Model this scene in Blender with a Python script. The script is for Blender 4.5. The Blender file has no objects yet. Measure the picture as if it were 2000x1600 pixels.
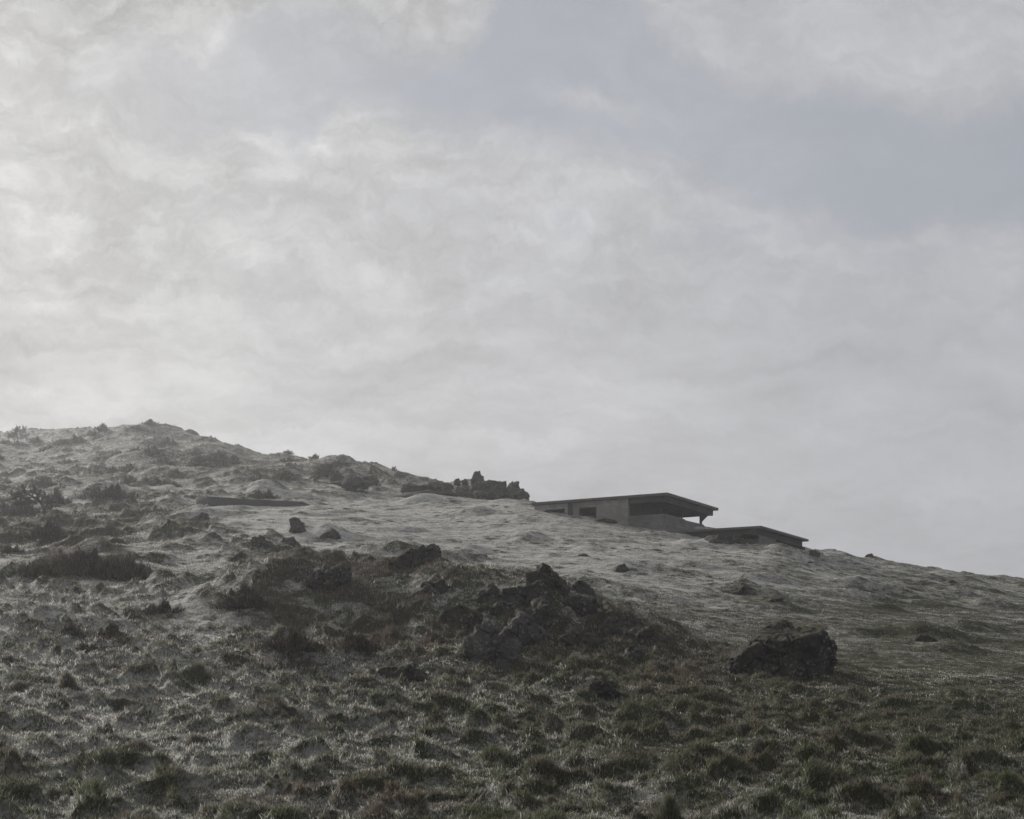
import bpy, math, random
import numpy as np
from mathutils import Vector

# ------------------------------------------------------------------ camera, sky, sun
S = bpy.context.scene
F, CX, HZ = 2300.0, 1000.0, 1280.0        # focal length, centre column and eye level of the photograph, in its pixels
cam_d = bpy.data.cameras.new('camera'); cam = bpy.data.objects.new('camera', cam_d)
S.collection.objects.link(cam); S.camera = cam
cam.location = (0, 0, 0); cam.rotation_euler = (math.radians(90), 0, 0)
cam_d.sensor_width = 36.0; cam_d.lens = 36.0*F/2000.0
cam_d.shift_y = (HZ-800.0)/2000.0
cam_d.clip_start = 0.05; cam_d.clip_end = 3000

SUN_AZ, SUN_EL = math.radians(-44), math.radians(24)    # azimuth from +Y, negative to the left
sdir = Vector((math.sin(SUN_AZ)*math.cos(SUN_EL), math.cos(SUN_AZ)*math.cos(SUN_EL), math.sin(SUN_EL)))
sl = bpy.data.lights.new('sun', 'SUN'); so = bpy.data.objects.new('sun', sl); S.collection.objects.link(so)
sl.energy = 5.0; sl.angle = math.radians(1.0); sl.color = (1.0, 0.95, 0.88)
so.rotation_euler = sdir.to_track_quat('Z', 'Y').to_euler(); so.location = (-60, 90, 60)
S.view_settings.view_transform = 'Standard'; S.view_settings.look = 'None'
S.view_settings.exposure = 0.0; S.view_settings.gamma = 1.0

W = bpy.data.worlds.new("World"); S.world = W; W.use_nodes = True
nt = W.node_tree; nt.nodes.clear(); N = nt.nodes; L = nt.links
def wm(op, a, b=None, c=None, clamp=False):
    n = N.new('ShaderNodeMath'); n.operation = op; n.use_clamp = clamp
    for i, v in enumerate((a, b, c)):
        if v is None: continue
        if isinstance(v, (int, float)): n.inputs[i].default_value = v
        else: L.new(v, n.inputs[i])
    return n.outputs[0]
def wsum(l):
    o = l[0]
    for v in l[1:]: o = wm('ADD', o, v)
    return o
def wcomb(x, y, z=0.0):
    n = N.new('ShaderNodeCombineXYZ')
    for i, v in enumerate((x, y, z)):
        if isinstance(v, (int, float)): n.inputs[i].default_value = v
        else: L.new(v, n.inputs[i])
    return n.outputs[0]
def wnoise(vec, scale, detail=6, rough=0.55, dist=0.0, lac=2.0):
    n = N.new('ShaderNodeTexNoise'); n.inputs['Scale'].default_value = scale
    n.inputs['Detail'].default_value = detail; n.inputs['Roughness'].default_value = rough
    n.inputs['Distortion'].default_value = dist; n.inputs['Lacunarity'].default_value = lac
    L.new(vec, n.inputs['Vector']); return n.outputs['Fac']
def wstep(v, lo, hi, a=0.0, b=1.0):
    n = N.new('ShaderNodeMapRange'); n.interpolation_type = 'SMOOTHSTEP'
    n.inputs['From Min'].default_value = lo; n.inputs['From Max'].default_value = hi
    n.inputs['To Min'].default_value = a; n.inputs['To Max'].default_value = b
    L.new(v, n.inputs['Value']); return n.outputs['Result']
tc = N.new('ShaderNodeTexCoord'); sep = N.new('ShaderNodeSeparateXYZ'); L.new(tc.outputs['Generated'], sep.inputs[0])
X, Y, Z = sep.outputs
ys = wm('MAXIMUM', wm('ABSOLUTE', Y), 0.25)
U = wm('DIVIDE', X, ys); V = wm('DIVIDE', Z, ys)
zz = wm('ADD', wm('MAXIMUM', Z, 0.0), 0.16)
P = wcomb(wm('DIVIDE', X, zz), wm('DIVIDE', Y, zz), 0.0)         # a cloud layer overhead
n_big = wnoise(P, 2.6, 8, 0.55, 0.3)
n_mid = wnoise(P, 7.5, 10, 0.62, 0.45)
Q = wcomb(U, V, 0.3)
w1 = wnoise(Q, 8, 10, 0.66, 0.2); w2 = wnoise(wcomb(V, U, 1.7), 9, 10, 0.66, 0.2)
Uw = wm('ADD', U, wm('MULTIPLY', wm('SUBTRACT', w1, 0.5), 0.10))
Vw = wm('ADD', V, wm('MULTIPLY', wm('SUBTRACT', w2, 0.5), 0.10))
def blob(px, py, rx, ry, amp=1.0, rot=0.0, raw=False):
    u0, v0 = (px-CX)/F, (HZ-py)/F; c, s = math.cos(rot), math.sin(rot)
    a, b = (U, V) if raw else (Uw, Vw)
    du = wm('SUBTRACT', a, u0); dv = wm('SUBTRACT', b, v0)
    p = wm('ADD', wm('MULTIPLY', du, c), wm('MULTIPLY', dv, s))
    q = wm('SUBTRACT', wm('MULTIPLY', dv, c), wm('MULTIPLY', du, s))
    r = wm('ADD', wm('POWER', wm('ABSOLUTE', wm('DIVIDE', p, rx/F)), 2.0), wm('POWER', wm('ABSOLUTE', wm('DIVIDE', q, ry/F)), 2.0))
    return wm('MULTIPLY', wm('EXPONENT', wm('MULTIPLY', r, -1.0)), amp)
def wcurve(x, pts, lo=-400.0, hi=2400.0):          # a smooth function of the bearing, given in photo columns and rows
    n = N.new('ShaderNodeFloatCurve'); c = n.mapping.curves[0]; n.mapping.extend = 'HORIZONTAL'
    pts = [((p-lo)/(hi-lo), v) for p, v in pts]
    for p, v in pts[1:-1]: c.points.new(p, v)
    c.points[0].location = pts[0]; c.points[len(c.points)-1].location = pts[-1]
    for q, (p, v) in zip(sorted(c.points, key=lambda k: k.location[0]), pts): q.location = (p, v); q.handle_type = 'AUTO_CLAMPED'
    n.mapping.update(); L.new(wstep_lin(x, (lo-CX)/F, (hi-CX)/F), n.inputs['Value']); return n.outputs[0]
def wstep_lin(v, lo, hi):
    n = N.new('ShaderNodeMapRange'); n.inputs['From Min'].default_value = lo; n.inputs['From Max'].default_value = hi; L.new(v, n.inputs['Value']); return n.outputs['Result']
row = lambda l: [(p, (HZ-y)/1600.0) for p, y in l]
vs_ = wm('DIVIDE', wm('MULTIPLY', Vw, F), 1600.0)      # height in the same unit as the curves
c_low = wcurve(Uw, row([(-400, 160), (0, 185), (200, 200), (330, 245), (500, 240), (600, 285), (690, 180), (780, 190), (860, 225), (1000, 245), (1100, 275), (1300, 300), (1400, 360), (1560, 420), (1700, 450), (1850, 400), (2000, 420), (2400, 520)]))
c_top = wcurve(Uw, row([(-400, 150), (0, 170), (150, 140), (260, 80), (420, 110), (540, 40), (700, 75), (860, 100), (960, 40), (1040, -60), (1180, -80), (1260, 10), (1330, 90), (1480, 190), (1640, 210), (1800, 240), (2000, 235), (2400, 200)]))
c_clr = wcurve(U, [(-400, .3), (0, .2), (200, .5), (600, .65), (800, .85), (1000, .88), (1300, .68), (1700, .85), (2400, .85)])
above = wm('SUBTRACT', vs_, c_low); below = wm('SUBTRACT', c_top, vs_)
gapm = wm('MULTIPLY', wm('MULTIPLY', wstep(above, -.045, .022), wstep(below, -.045, .022)), c_clr)
wisp = wsum([blob(1150, 205, 90, 18, .5), blob(1450, 300, 200, 40, .15)])
holes = wm('MULTIPLY', wstep(n_mid, .47, .66), wsum([blob(1280, 430, 220, 90, .42), blob(1700, 430, 330, 90, .45), blob(560, 450, 700, 160, .14), blob(1950, 700, 500, 350, .30)]))
gapm = wm('MAXIMUM', wm('SUBTRACT', gapm, wisp), holes); gapm = wm('MINIMUM', wm('MAXIMUM', gapm, 0.0), 1.0)
fringe = wm('MULTIPLY', wm('EXPONENT', wm('MULTIPLY', wm('ABSOLUTE', wm('ADD', above, .025)), -20.0)), .035)
glow = wsum([blob(120, 430, 760, 420, .075, 0, True), blob(-700, 300, 900, 700, .04, 0, True), blob(600, 400, 800, 260, .065),
             blob(1720, 110, 330, 110, .065), blob(700, 20, 500, 90, .04), blob(60, 120, 170, 80, .05),
             blob(560, 250, 60, 40, -.03), blob(1000, 1150, 2500, 260, -.03, 0, True), blob(1900, 900, 700, 500, -.045, 0, True)])
def billow(v): return wm('MINIMUM', wm('MULTIPLY', wm('ABSOLUTE', wm('SUBTRACT', v, .5)), 4.0), 1.0)
puff = billow(wnoise(wcomb(Uw, wm('MULTIPLY', Vw, 1.7), 2.2), 6.5, 5, .5, .2))
puff2 = billow(wnoise(wcomb(Uw, wm('MULTIPLY', Vw, 1.9), 6.2), 15, 8, .56, .15))
puff3 = billow(wnoise(wcomb(Uw, wm('MULTIPLY', Vw, 1.7), 8.2), 34, 6, .56, .1))
lay = wnoise(wcomb(Uw, wm('MULTIPLY', Vw, 4.2), 4.0), 6.0, 9, 0.55, 0.3)
hi = wstep(V, 0.20, 0.36); lo_ = wm('SUBTRACT', 1.0, hi)
tex = wsum([wm('MULTIPLY', wm('SUBTRACT', puff3, .42), wm('ADD', wm('MULTIPLY', hi, .028), .006)), wm('MULTIPLY', wm('SUBTRACT', puff, .42), wm('ADD', wm('MULTIPLY', hi, .065), .022)), wm('MULTIPLY', wm('SUBTRACT', puff2, .42), wm('ADD', wm('MULTIPLY', hi, .075), .010)),
            wm('MULTIPLY', wm('SUBTRACT', n_mid, .5), .12), wm('MULTIPLY', wm('SUBTRACT', n_big, .5), .05), wm('MULTIPLY', wm('SUBTRACT', lay, .5), wm('ADD', wm('MULTIPLY', lo_, .24), .04))])
texa = wm('MULTIPLY', tex, wcurve(U, [(-400, .9), (0, .9), (600, .8), (1100, .6), (1600, .42), (2400, .35)]))
texa = wm('MULTIPLY', texa, 2.3)
bright = wsum([0.497, glow, texa, fringe])
ramp = N.new('ShaderNodeMix'); ramp.data_type = 'RGBA'
ramp.inputs['A'].default_value = (0.975, 0.985, 1.035, 1); ramp.inputs['B'].default_value = (1.0, 0.997, 0.985, 1)
L.new(wstep(U, 0.3, -0.42), ramp.inputs['Factor'])
mul = N.new('ShaderNodeVectorMath'); mul.operation = 'SCALE'; L.new(ramp.outputs['Result'], mul.inputs[0]); L.new(bright, mul.inputs['Scale'])
sky = N.new('ShaderNodeTexSky'); sky.sky_type = 'NISHITA'; sky.sun_disc = False
sky.sun_elevation = SUN_EL; sky.sun_rotation = SUN_AZ; sky.air_density = 1.0; sky.dust_density = 3.0; sky.ozone_density = 1.0
bgS = N.new('ShaderNodeBackground'); bgS.inputs['Strength'].default_value = 0.07; L.new(sky.outputs[0], bgS.inputs[0])
bgH = N.new('ShaderNodeBackground'); bgH.inputs['Color'].default_value = (0.41, 0.43, 0.472, 1); bgH.inputs['Strength'].default_value = 1.0
mb = N.new('ShaderNodeMixShader'); mb.inputs[0].default_value = 0.72; L.new(bgS.outputs[0], mb.inputs[1]); L.new(bgH.outputs[0], mb.inputs[2])
bgC = N.new('ShaderNodeBackground'); L.new(mul.outputs[0], bgC.inputs[0]); bgC.inputs['Strength'].default_value = 1.0
mx = N.new('ShaderNodeMixShader'); L.new(gapm, mx.inputs[0]); L.new(bgC.outputs[0], mx.inputs[1]); L.new(mb.outputs[0], mx.inputs[2])
wo = N.new('ShaderNodeOutputWorld'); L.new(mx.outputs[0], wo.inputs[0])

# ------------------------------------------------------------------ numpy noise
_r = np.random.RandomState(7); PERM = _r.permutation(256); PERM = np.concatenate([PERM, PERM]).astype(np.int32)
_a = np.arange(256)*2*np.pi/256; G2x = np.cos(_a); G2y = np.sin(_a)
_g = _r.normal(size=(256, 3)); _g /= np.linalg.norm(_g, axis=1)[:, None]
def fade(t): return t*t*t*(t*(t*6-15)+10)
def n2(x, y, seed=0):
    x = np.asarray(x, float)+seed*17.31; y = np.asarray(y, float)-seed*9.77
    xi = np.floor(x).astype(np.int32); yi = np.floor(y).astype(np.int32); xf = x-xi; yf = y-yi; xi &= 255; yi &= 255
    u = fade(xf); v = fade(yf); A = PERM[xi]+yi; B = PERM[(xi+1) & 255]+yi
    def g(h, a, b): return G2x[h]*a+G2y[h]*b
    n00 = g(PERM[A & 255], xf, yf); n10 = g(PERM[B & 255], xf-1, yf)
    n01 = g(PERM[(A+1) & 255], xf, yf-1); n11 = g(PERM[(B+1) & 255], xf-1, yf-1)
    return 1.5*((n00*(1-u)+n10*u)*(1-v)+(n01*(1-u)+n11*u)*v)
def n3(p, seed=0):
    p = p+np.array([seed*3.17, -seed*5.3, seed*1.9]); i = np.floor(p).astype(np.int32); f = p-i; i &= 255; w = fade(f); out = 0
    for dx in (0, 1):
        a = PERM[(i[:, 0]+dx) & 255]
        for dy in (0, 1):
            b = PERM[(a+i[:, 1]+dy) & 255]
            for dz in (0, 1):
                h = PERM[(b+i[:, 2]+dz) & 255]
                d = _g[h, 0]*(f[:, 0]-dx)+_g[h, 1]*(f[:, 1]-dy)+_g[h, 2]*(f[:, 2]-dz)
                ww = (w[:, 0] if dx else 1-w[:, 0])*(w[:, 1] if dy else 1-w[:, 1])*(w[:, 2] if dz else 1-w[:, 2])
                out = out+d*ww
    return out*1.5
def fb3(p, o=4, seed=0):
    s = 0; a = 1.0
    for k in range(o): s = s+a*n3(p*(2.03**k), seed+k); a *= .52
    return s
def sst(x, a, b):
    t = np.clip((x-a)/(b-a), 0, 1); return t*t*(3-2*t)

# ------------------------------------------------------------------ the lie of the land
# rows: distance from the camera; columns: bearings (as photo columns); values: where that ground lies in the photo's rows
PXC = np.array([-500, 0, 130, 260, 400, 520, 620, 750, 900, 1020, 1130, 1250, 1400, 1500, 1600, 1750, 2000, 2500.])
DR = np.array([1.5, 3, 6, 10, 15.5, 21, 26, 31, 37, 46, 60, 72, 82, 100, 125, 155, 195, 240, 330.])
TAB = np.array([
# px -500   0   130   260   400   520   620   750   900  1020  1130  1250  1400  1500  1600  1750  2000  2500
 [3560]*18,
 [2380]*18,
 [1950]*18,
 [1735]*18,
 [1528,1528,1528,1528,1528,1528,1528,1528,1528,1528,1528,1528,1530,1532,1534,1538,1545,1560],
 [1390,1388,1388,1388,1390,1392,1394,1396,1400,1402,1402,1402,1404,1406,1408,1414,1425,1445],
 [1300,1300,1300,1302,1305,1308,1312,1318,1326,1330,1332,1332,1334,1338,1342,1350,1364,1390],
 [1225,1228,1228,1232,1235,1242,1248,1256,1262,1266,1268,1270,1276,1282,1288,1298,1315,1345],
 [1165,1165,1165,1168,1172,1178,1182,1186,1192,1196,1200,1206,1216,1224,1232,1245,1265,1300],
 [1110,1106,1106,1106,1108,1110,1112,1114,1120,1124,1128,1138,1152,1162,1172,1190,1215,1260],
 [1048,1048,1048,1048,1048,1048,1050,1052,1056,1060,1064,1072,1082,1088,1112,1142,1172,1230],
 [1018,1016,1016,1014,1012,1010,1012,1016,1014,1010,1020,1034,1046,1060,1092,1118,1150,1215],
 [ 990, 990, 990, 988, 986, 985, 988, 992, 988, 984,1006,1026,1048,1064,1085,1113,1141,1210],
 [ 960, 958, 958, 954, 952, 952, 955, 962, 972, 982,1020,1040,1085,1100,1120,1145,1170,1240],
 [ 930, 925, 922, 918, 918, 918, 922, 932, 957, 985,1040,1075,1115,1135,1150,1175,1205,1280],
 [ 895, 893, 885, 874, 878, 893, 907, 932, 975,1010,1070,1100,1145,1160,1175,1200,1230,1300],
 [ 870, 866, 853, 839, 859, 901, 925, 955,1000,1040,1090,1120,1165,1180,1195,1220,1250,1320],
 [ 855, 848, 842, 852, 875, 930, 955, 985,1030,1070,1110,1140,1180,1195,1210,1235,1265,1330],
 [ 870, 868, 865, 880, 905, 960, 985,1015,1060,1100,1140,1170,1200,1215,1230,1250,1280,1340]], float)
ZT = (HZ-TAB)*DR[:, None]/F
def pchip_slopes(x, y):                       # monotone slopes along axis 0
    h = np.diff(x)[:, None]; d = np.diff(y, axis=0)/h; m = np.zeros_like(y)
    s = (d[:-1]*d[1:]) > 0; w1_ = 2*h[1:]+h[:-1]; w2_ = h[1:]+2*h[:-1]
    with np.errstate(all='ignore'):
        hm = (w1_+w2_)/(w1_/d[:-1]+w2_/d[1:])
    m[1:-1] = np.where(s, hm, 0); m[0] = d[0]; m[-1] = d[-1]; return m
LD = np.log(DR); MD = pchip_slopes(LD, ZT)
def herm(t, h, y0, y1, m0, m1):
    t2 = t*t; t3 = t2*t
    return (2*t3-3*t2+1)*y0+(t3-2*t2+t)*h*m0+(-2*t3+3*t2)*y1+(t3-t2)*h*m1
def table_z(px, d):
    px = np.clip(px, PXC[0], PXC[-1]-1e-6); ld = np.clip(np.log(np.maximum(d, 1e-3)), LD[0], LD[-1]-1e-9)
    j = np.clip(np.searchsorted(PXC, px, 'right')-1, 0, len(PXC)-2); i = np.clip(np.searchsorted(LD, ld, 'right')-1, 0, len(LD)-2)
    td = (ld-LD[i])/(LD[i+1]-LD[i]); hd = LD[i+1]-LD[i]
    def col(jj):
        jj = np.clip(jj, 0, len(PXC)-1); return herm(td, hd, ZT[i, jj], ZT[i+1, jj], MD[i, jj], MD[i+1, jj])
    y0, y1, ym, y2 = col(j), col(j+1), col(j-1), col(j+2)
    x0, x1 = PXC[j], PXC[j+1]; xm = PXC[np.maximum(j-1, 0)]; x2 = PXC[np.minimum(j+2, len(PXC)-1)]
    m0 = np.where(x1 > xm, (y1-ym)/(x1-xm), 0)*.85; m1 = np.where(x2 > x0, (y2-y0)/(x2-x0), 0)*.85
    h = x1-x0; return herm((px-x0)/h, h, y0, y1, m0, m1)
def bearing(x, y):
    th = np.arctan2(x, y); tcp = np.clip(th, -0.57, 0.57); r = np.hypot(x, y)
    return th, CX+F*np.tan(tcp), r*np.cos(tcp)
def base_z(x, y):
    th, px, d = bearing(x, y); z = table_z(px, d); r = np.hypot(x, y)
    b = sst(np.abs(th), 0.6, 1.7); zb = -1.52-0.06*r
    z = z*(1-b)+zb*b
    return np.where(d < 1.5, -1.55+(z+1.55)*np.clip(d/1.5, 0, 1), z), px, d

def at0(px, py):                              # the point of the smooth land seen at a pixel
    ds = np.exp(np.linspace(math.log(5), math.log(300), 900)); z = table_z(np.full_like(ds, px), ds)
    rows = HZ-z*F/ds; k = np.argmax(rows <= py)
    if rows[k] > py: k = int(np.argmin(rows))
    return (px-CX)/F*ds[k], ds[k]
# raised knolls: photo column, photo row, half sizes in metres, height
KNOLLS = [(1010,1225,2.2,2.8,.62),(1090,1190,1.6,2.2,.35),(860,1215,2.0,2.4,.40),(700,1180,2.4,2.6,.62),(590,1190,2.0,2.4,.5),(500,1205,1.5,2.0,.36),
 (800,1085,1.9,2.4,.55),(640,1120,1.7,1.8,.35),(1235,1255,1.1,1.5,.35),(1530,1318,1.3,1.2,.20),(1140,1362,.9,.9,.24),(1250,1290,.9,.8,.2),(800,1300,1.6,1.0,.22),
 (590,1045,1.3,1.5,.42),(640,1048,.9,1.2,.35),(510,1068,1.1,1.1,.35),(460,1090,.9,.8,.25),(310,1060,1.6,1.3,.45),(400,1075,1.5,1.2,.4),
 (385,1015,1.3,1.6,.7),(310,1030,1.1,1.3,.45),(330,990,1.5,1.5,.5),(225,995,1.6,1.6,.5),(210,968,3.0,2.2,.9),(150,1120,2.4,1.6,.45),(80,1125,1.5,1.2,.3),
 (520,970,2.0,1.6,.8),(650,970,2.2,2.0,.55),(690,940,2.4,3.0,1.0),(840,990,3.2,1.6,.7),(800,985,2.4,1.4,.3),(870,958,2.2,2.4,.7),(920,960,3.0,3.0,1.0),
 (1185,1018,1.2,1.0,.30),(1410,1062,1.5,1.2,.42),(1530,1084,1.6,1.4,.35),(1215,1115,.9,.8,.28),(1450,1155,1.1,.9,.35),(1510,1170,1.0,.8,.22),
 (1730,1158,2.2,1.0,.36),(1860,1165,2.0,.9,.28),(1800,1250,.8,.7,.18),(1950,1215,1.8,1.0,.2),(1700,1098,2.4,1.8,.5),(1740,1110,1.4,1.3,.3),(1860,1125,1.3,1.2,.3),(1965,1130,2.2,1.8,.35),(1830,1120,1.3,1.2,.22),(1640,1092,1.4,1.4,.25),
 (265,846,6,6,1.1),(370,858,2.6,4,.9),(120,850,6,5,.8),(320,900,3.5,3,1.2),(440,930,3,2.4,1.0),(250,905,3,2.5,.9),(560,925,3,2,.9),(420,905,3,2.6,.9),
 (650,915,3.0,3,.9),(740,922,3.0,3,.7),(780,925,1.5,2,.6),(1850,1385,.8,.8,.16),(380,1310,1.1,.8,.26),(610,1300,.9,.6,.22),(130,1225,1.0,.9,.26),(310,1165,1.0,1.1,.24)]
KN = []
for (a, b, sx, sy, h) in KNOLLS:
    x0, y0 = at0(a, b); k = 1.25 if y0 < 37 else 1.0; KN.append((x0, y0, sx*k, sy*k, h*k*(1.35 if y0 < 37 and h > .3 else 1.0)))

def hummock(x, y):
    wx = x+.3*n2(x*1.3, y*1.3, 3); wy = y+.3*n2(x*1.3, y*1.3, 4)
    a = n2(wx/.27, wy/.23, 11); b = n2(wx/.58, wy/.46, 12); c = n2(wx/1.7, wy/1.25, 13)
    return a, b, c
def zones(px, d, x, y):
    """rough = how tussocky, frost = how white, heath = how brown and shrubby the ground cover is (0..1)"""
    z0 = table_z(px, d); py = HZ-z0*F/np.maximum(d, .1)
    wob = 55*n2(x/3.5, y/5, 21)*np.clip(20/d, .35, 1.4)+22*n2(x/1.1, y/1.5, 22)
    px_ = px+wob*1.6; py_ = py+wob*.55
    def E(cx, cy, rx, ry, p=2.0): return np.exp(-(np.abs((px_-cx)/rx)**p+np.abs((py_-cy)/ry)**p))
    smooth = np.clip(E(1150, 1060, 520, 85, 3)+E(760, 1010, 300, 45, 3)+E(560, 1020, 120, 22)+E(1900, 1280, 420, 110, 3)+E(1650, 1180, 500, 90, 3)+E(380, 1215, 60, 55)+E(60, 1095, 240, 18)+.8*E(400, 960, 250, 12)+E(640, 1050, 70, 30)+E(500, 1002, 150, 20, 3)+.9*E(90, 985, 70, 24), 0, 1)
    rough = np.clip(1.0-.9*smooth, 0, 1)
    heath = np.clip(E(660, 1210, 250, 95, 3)+.32*E(1000, 1240, 300, 90, 3)+.25*E(1080, 1300, 260, 40)+.55*E(1290, 1300, 260, 60)+E(150, 1110, 130, 30, 3)+E(70, 1030, 140, 45, 3)+.75*E(200, 1035, 150, 45)
            +.6*E(230, 1230, 130, 45)+.5*E(860, 1110, 120, 40)+.6*E(600, 1130, 90, 40)+.4*E(1500, 1350, 220, 70)+.30*E(1750, 1215, 330, 60)+.25*E(600, 1080, 200, 30), 0, 1)
    heath = heath*(.15+.85*sst(n2(x/1.3, y/1.6, 23)+.5*n2(x/.5, y/.6, 24)+.35*heath, -.15, .45))
    frost = .56+.13*smooth-.75*heath-.15*sst(d, 80, 120)-.30*E(1650, 1430, 650, 150, 3)+.30*E(150, 1330, 600, 220)-.34*E(1900, 1250, 420, 170)-.16*E(1600, 1180, 350, 60)-.10*E(1000, 1600, 900, 90)
    return rough, np.clip(frost, 0.02, 1), heath, py
def ground(x, y, full=False):
    x = np.atleast_1d(np.asarray(x, float)); y = np.atleast_1d(np.asarray(y, float))
    z, px, d = base_z(x, y); rough, frost, heath, py = zones(px, d, x, y)
    for (x0, y0, sx, sy, h) in KN:
        m = (np.abs(x-x0) < 3.2*sx) & (np.abs(y-y0) < 3.2*sy)
        if m.any():
            dx = (x[m]-x0)/sx; dy = (y[m]-y0)/sy
            z[m] += h*np.exp(-(dx*dx+dy*dy)*.9)*(1+.35*n2(x[m]/(sx*.7), y[m]/(sy*.7), 5))
    a, b, c = hummock(x, y)
    md = sst(n2(x/3.3, y/3.3, 14), -.45, .55); md = md+(.62-.75*md)*(1-sst(y, 26, 40)); ha = sst(a, .0, .65)*(.45+.55*md); hb = sst(b, .08, .7)*md; hc = sst(c+.35*md-.15, .14, .55)
    f2 = sst(d, 32, 55); h = rough*((.09*ha+.27*hb)*(1-.45*f2)+(.07+.31*f2*(1-.6*sst(d, 95, 130)))*hc*(.6+.8*md))
    far = sst(d, 60, 120)
    h += far*rough*(.45*np.clip(n2(x/4.2, y/4.5, 31), 0, 1)+.8*np.clip(n2(x/9, y/8, 32), -.2, 1))
    # little terraces trodden along the slope
    h += (1-.6*rough)*(.022*n2(x/1.9, y/.7, 41)+.06*n2(x/4.5, y/2.6, 42)+.035*n2(x/.8, y/.3, 43)+.03*sst(n2(x/1.4, y/.5, 47), .1, .5)+.55*np.clip(n2(x/3.0, y/2.2, 46)-.24, 0, 1))
    h += .35*n2(x/14, y/14, 44)*sst(d, 15, 50)
    h += .022*n2(x/.21, y/.19, 45)*np.clip(1.6-d/45, .2, 1)
    lev = 1-np.exp(-(((x-6)/7)**4+((y-75)/3.2)**4))*.0
    z = z+h*lev
    frost = np.clip(frost-.42*f2*rough*hc*(1-.6*sst(d, 95, 130))+.16*f2*(1-hc)*(1-heath), 0.02, 1)
    if full: return z, rough, frost, heath, ha, hb, px, d, py
    return z
def hit(px, py):                              # where the ray through a photo pixel meets the land
    ds = np.exp(np.linspace(math.log(5), math.log(260), 2600)); xs = (px-CX)/F*ds
    z = ground(xs, ds); rows = HZ-z*F/ds; k = int(np.argmax(rows <= py))
    if rows[k] > py: k = int(np.argmin(rows))
    return float(xs[k]), float(ds[k]), float(z[k])

# ------------------------------------------------------------------ mesh helpers
def mesh_np(name, verts, faces_idx, loops_per_face, smooth=True, mat=None):
    me = bpy.data.meshes.new(name); nv = len(verts); nf = len(loops_per_face); nl = int(np.sum(loops_per_face))
    me.vertices.add(nv); me.vertices.foreach_set('co', np.asarray(verts, np.float32).ravel())
    me.loops.add(nl); me.loops.foreach_set('vertex_index', np.asarray(faces_idx, np.int32).ravel())
    me.polygons.add(nf); st = np.concatenate([[0], np.cumsum(loops_per_face)[:-1]]).astype(np.int32)
    me.polygons.foreach_set('loop_start', st)
    me.polygons.foreach_set('use_smooth', np.full(nf, smooth))
    if mat: me.materials.append(mat)
    me.update(calc_edges=True); return me
def fattr(me, name, arr):
    a = me.attributes.new(name, 'FLOAT', 'POINT'); a.data.foreach_set('value', np.asarray(arr, np.float32))
def cattr(me, name, rgb):
    a = me.attributes.new(name, 'FLOAT_COLOR', 'POINT')
    a.data.foreach_set('color', np.concatenate([rgb, np.ones((len(rgb), 1))], 1).astype(np.float32).ravel())
def link(name, me, parent=None, loc=None, label=None, cat=None, group=None, kind=None):
    o = bpy.data.objects.new(name, me); S.collection.objects.link(o)
    if parent: o.parent = parent
    if loc is not None: o.location = loc
    if label: o['label'] = label
    if cat: o['category'] = cat
    if group: o['group'] = group
    if kind: o['kind'] = kind
    return o

# ------------------------------------------------------------------ materials
def newmat(name):
    m = bpy.data.materials.new(name); m.use_nodes = True; t = m.node_tree; t.nodes.clear(); return m, t
class NB:
    def __init__(s, t): s.t = t
    def n(s, typ, **k):
        o = s.t.nodes.new(typ)
        for a, b in k.items(): setattr(o, a, b)
        return o
    def l(s, a, b): s.t.links.new(a, b)
    def math(s, op, a, b=None, clamp=False):
        n = s.n('ShaderNodeMath', operation=op); n.use_clamp = clamp
        for i, v in enumerate((a, b)):
            if v is None: continue
            if isinstance(v, (int, float)): n.inputs[i].default_value = v
            else: s.l(v, n.inputs[i])
        return n.outputs[0]
    def noise(s, vec, scale, detail=5, rough=.55, dist=0):
        n = s.n('ShaderNodeTexNoise'); n.inputs['Scale'].default_value = scale; n.inputs['Detail'].default_value = detail
        n.inputs['Roughness'].default_value = rough; n.inputs['Distortion'].default_value = dist
        if vec: s.l(vec, n.inputs['Vector'])
        return n.outputs['Fac']
    def step(s, v, lo, hi, a=0., b=1.):
        n = s.n('ShaderNodeMapRange'); n.inputs['From Min'].default_value = lo; n.inputs['From Max'].default_value = hi
        n.inputs['To Min'].default_value = a; n.inputs['To Max'].default_value = b; s.l(v, n.inputs['Value']); return n.outputs['Result']
    def mix(s, f, a, b):
        n = s.n('ShaderNodeMix', data_type='RGBA')
        if isinstance(f, (int, float)): n.inputs['Factor'].default_value = f
        else: s.l(f, n.inputs['Factor'])
        for k, v in (('A', a), ('B', b)):
            if isinstance(v, tuple): n.inputs[k].default_value = v+(1,)
            else: s.l(v, n.inputs[k])
        return n.outputs['Result']
    def attr(s, name): return s.n('ShaderNodeAttribute', attribute_name=name)
    def bump(s, h, strength, dist):
        n = s.n('ShaderNodeBump'); n.inputs['Strength'].default_value = strength; n.inputs['Distance'].default_value = dist; s.l(h, n.inputs['Height']); return n.outputs[0]
    def out(s, sh): o = s.n('ShaderNodeOutputMaterial'); s.l(sh, o.inputs['Surface'])
    def bsdf(s, col, rough=.9, normal=None, spec=.2):
        p = s.n('ShaderNodeBsdfPrincipled'); p.inputs['Roughness'].default_value = rough; p.inputs['Specular IOR Level'].default_value = spec
        if isinstance(col, tuple): p.inputs['Base Color'].default_value = col+(1,)
        else: s.l(col, p.inputs['Base Color'])
        if normal: s.l(normal, p.inputs['Normal'])
        return p.outputs[0]

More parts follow.
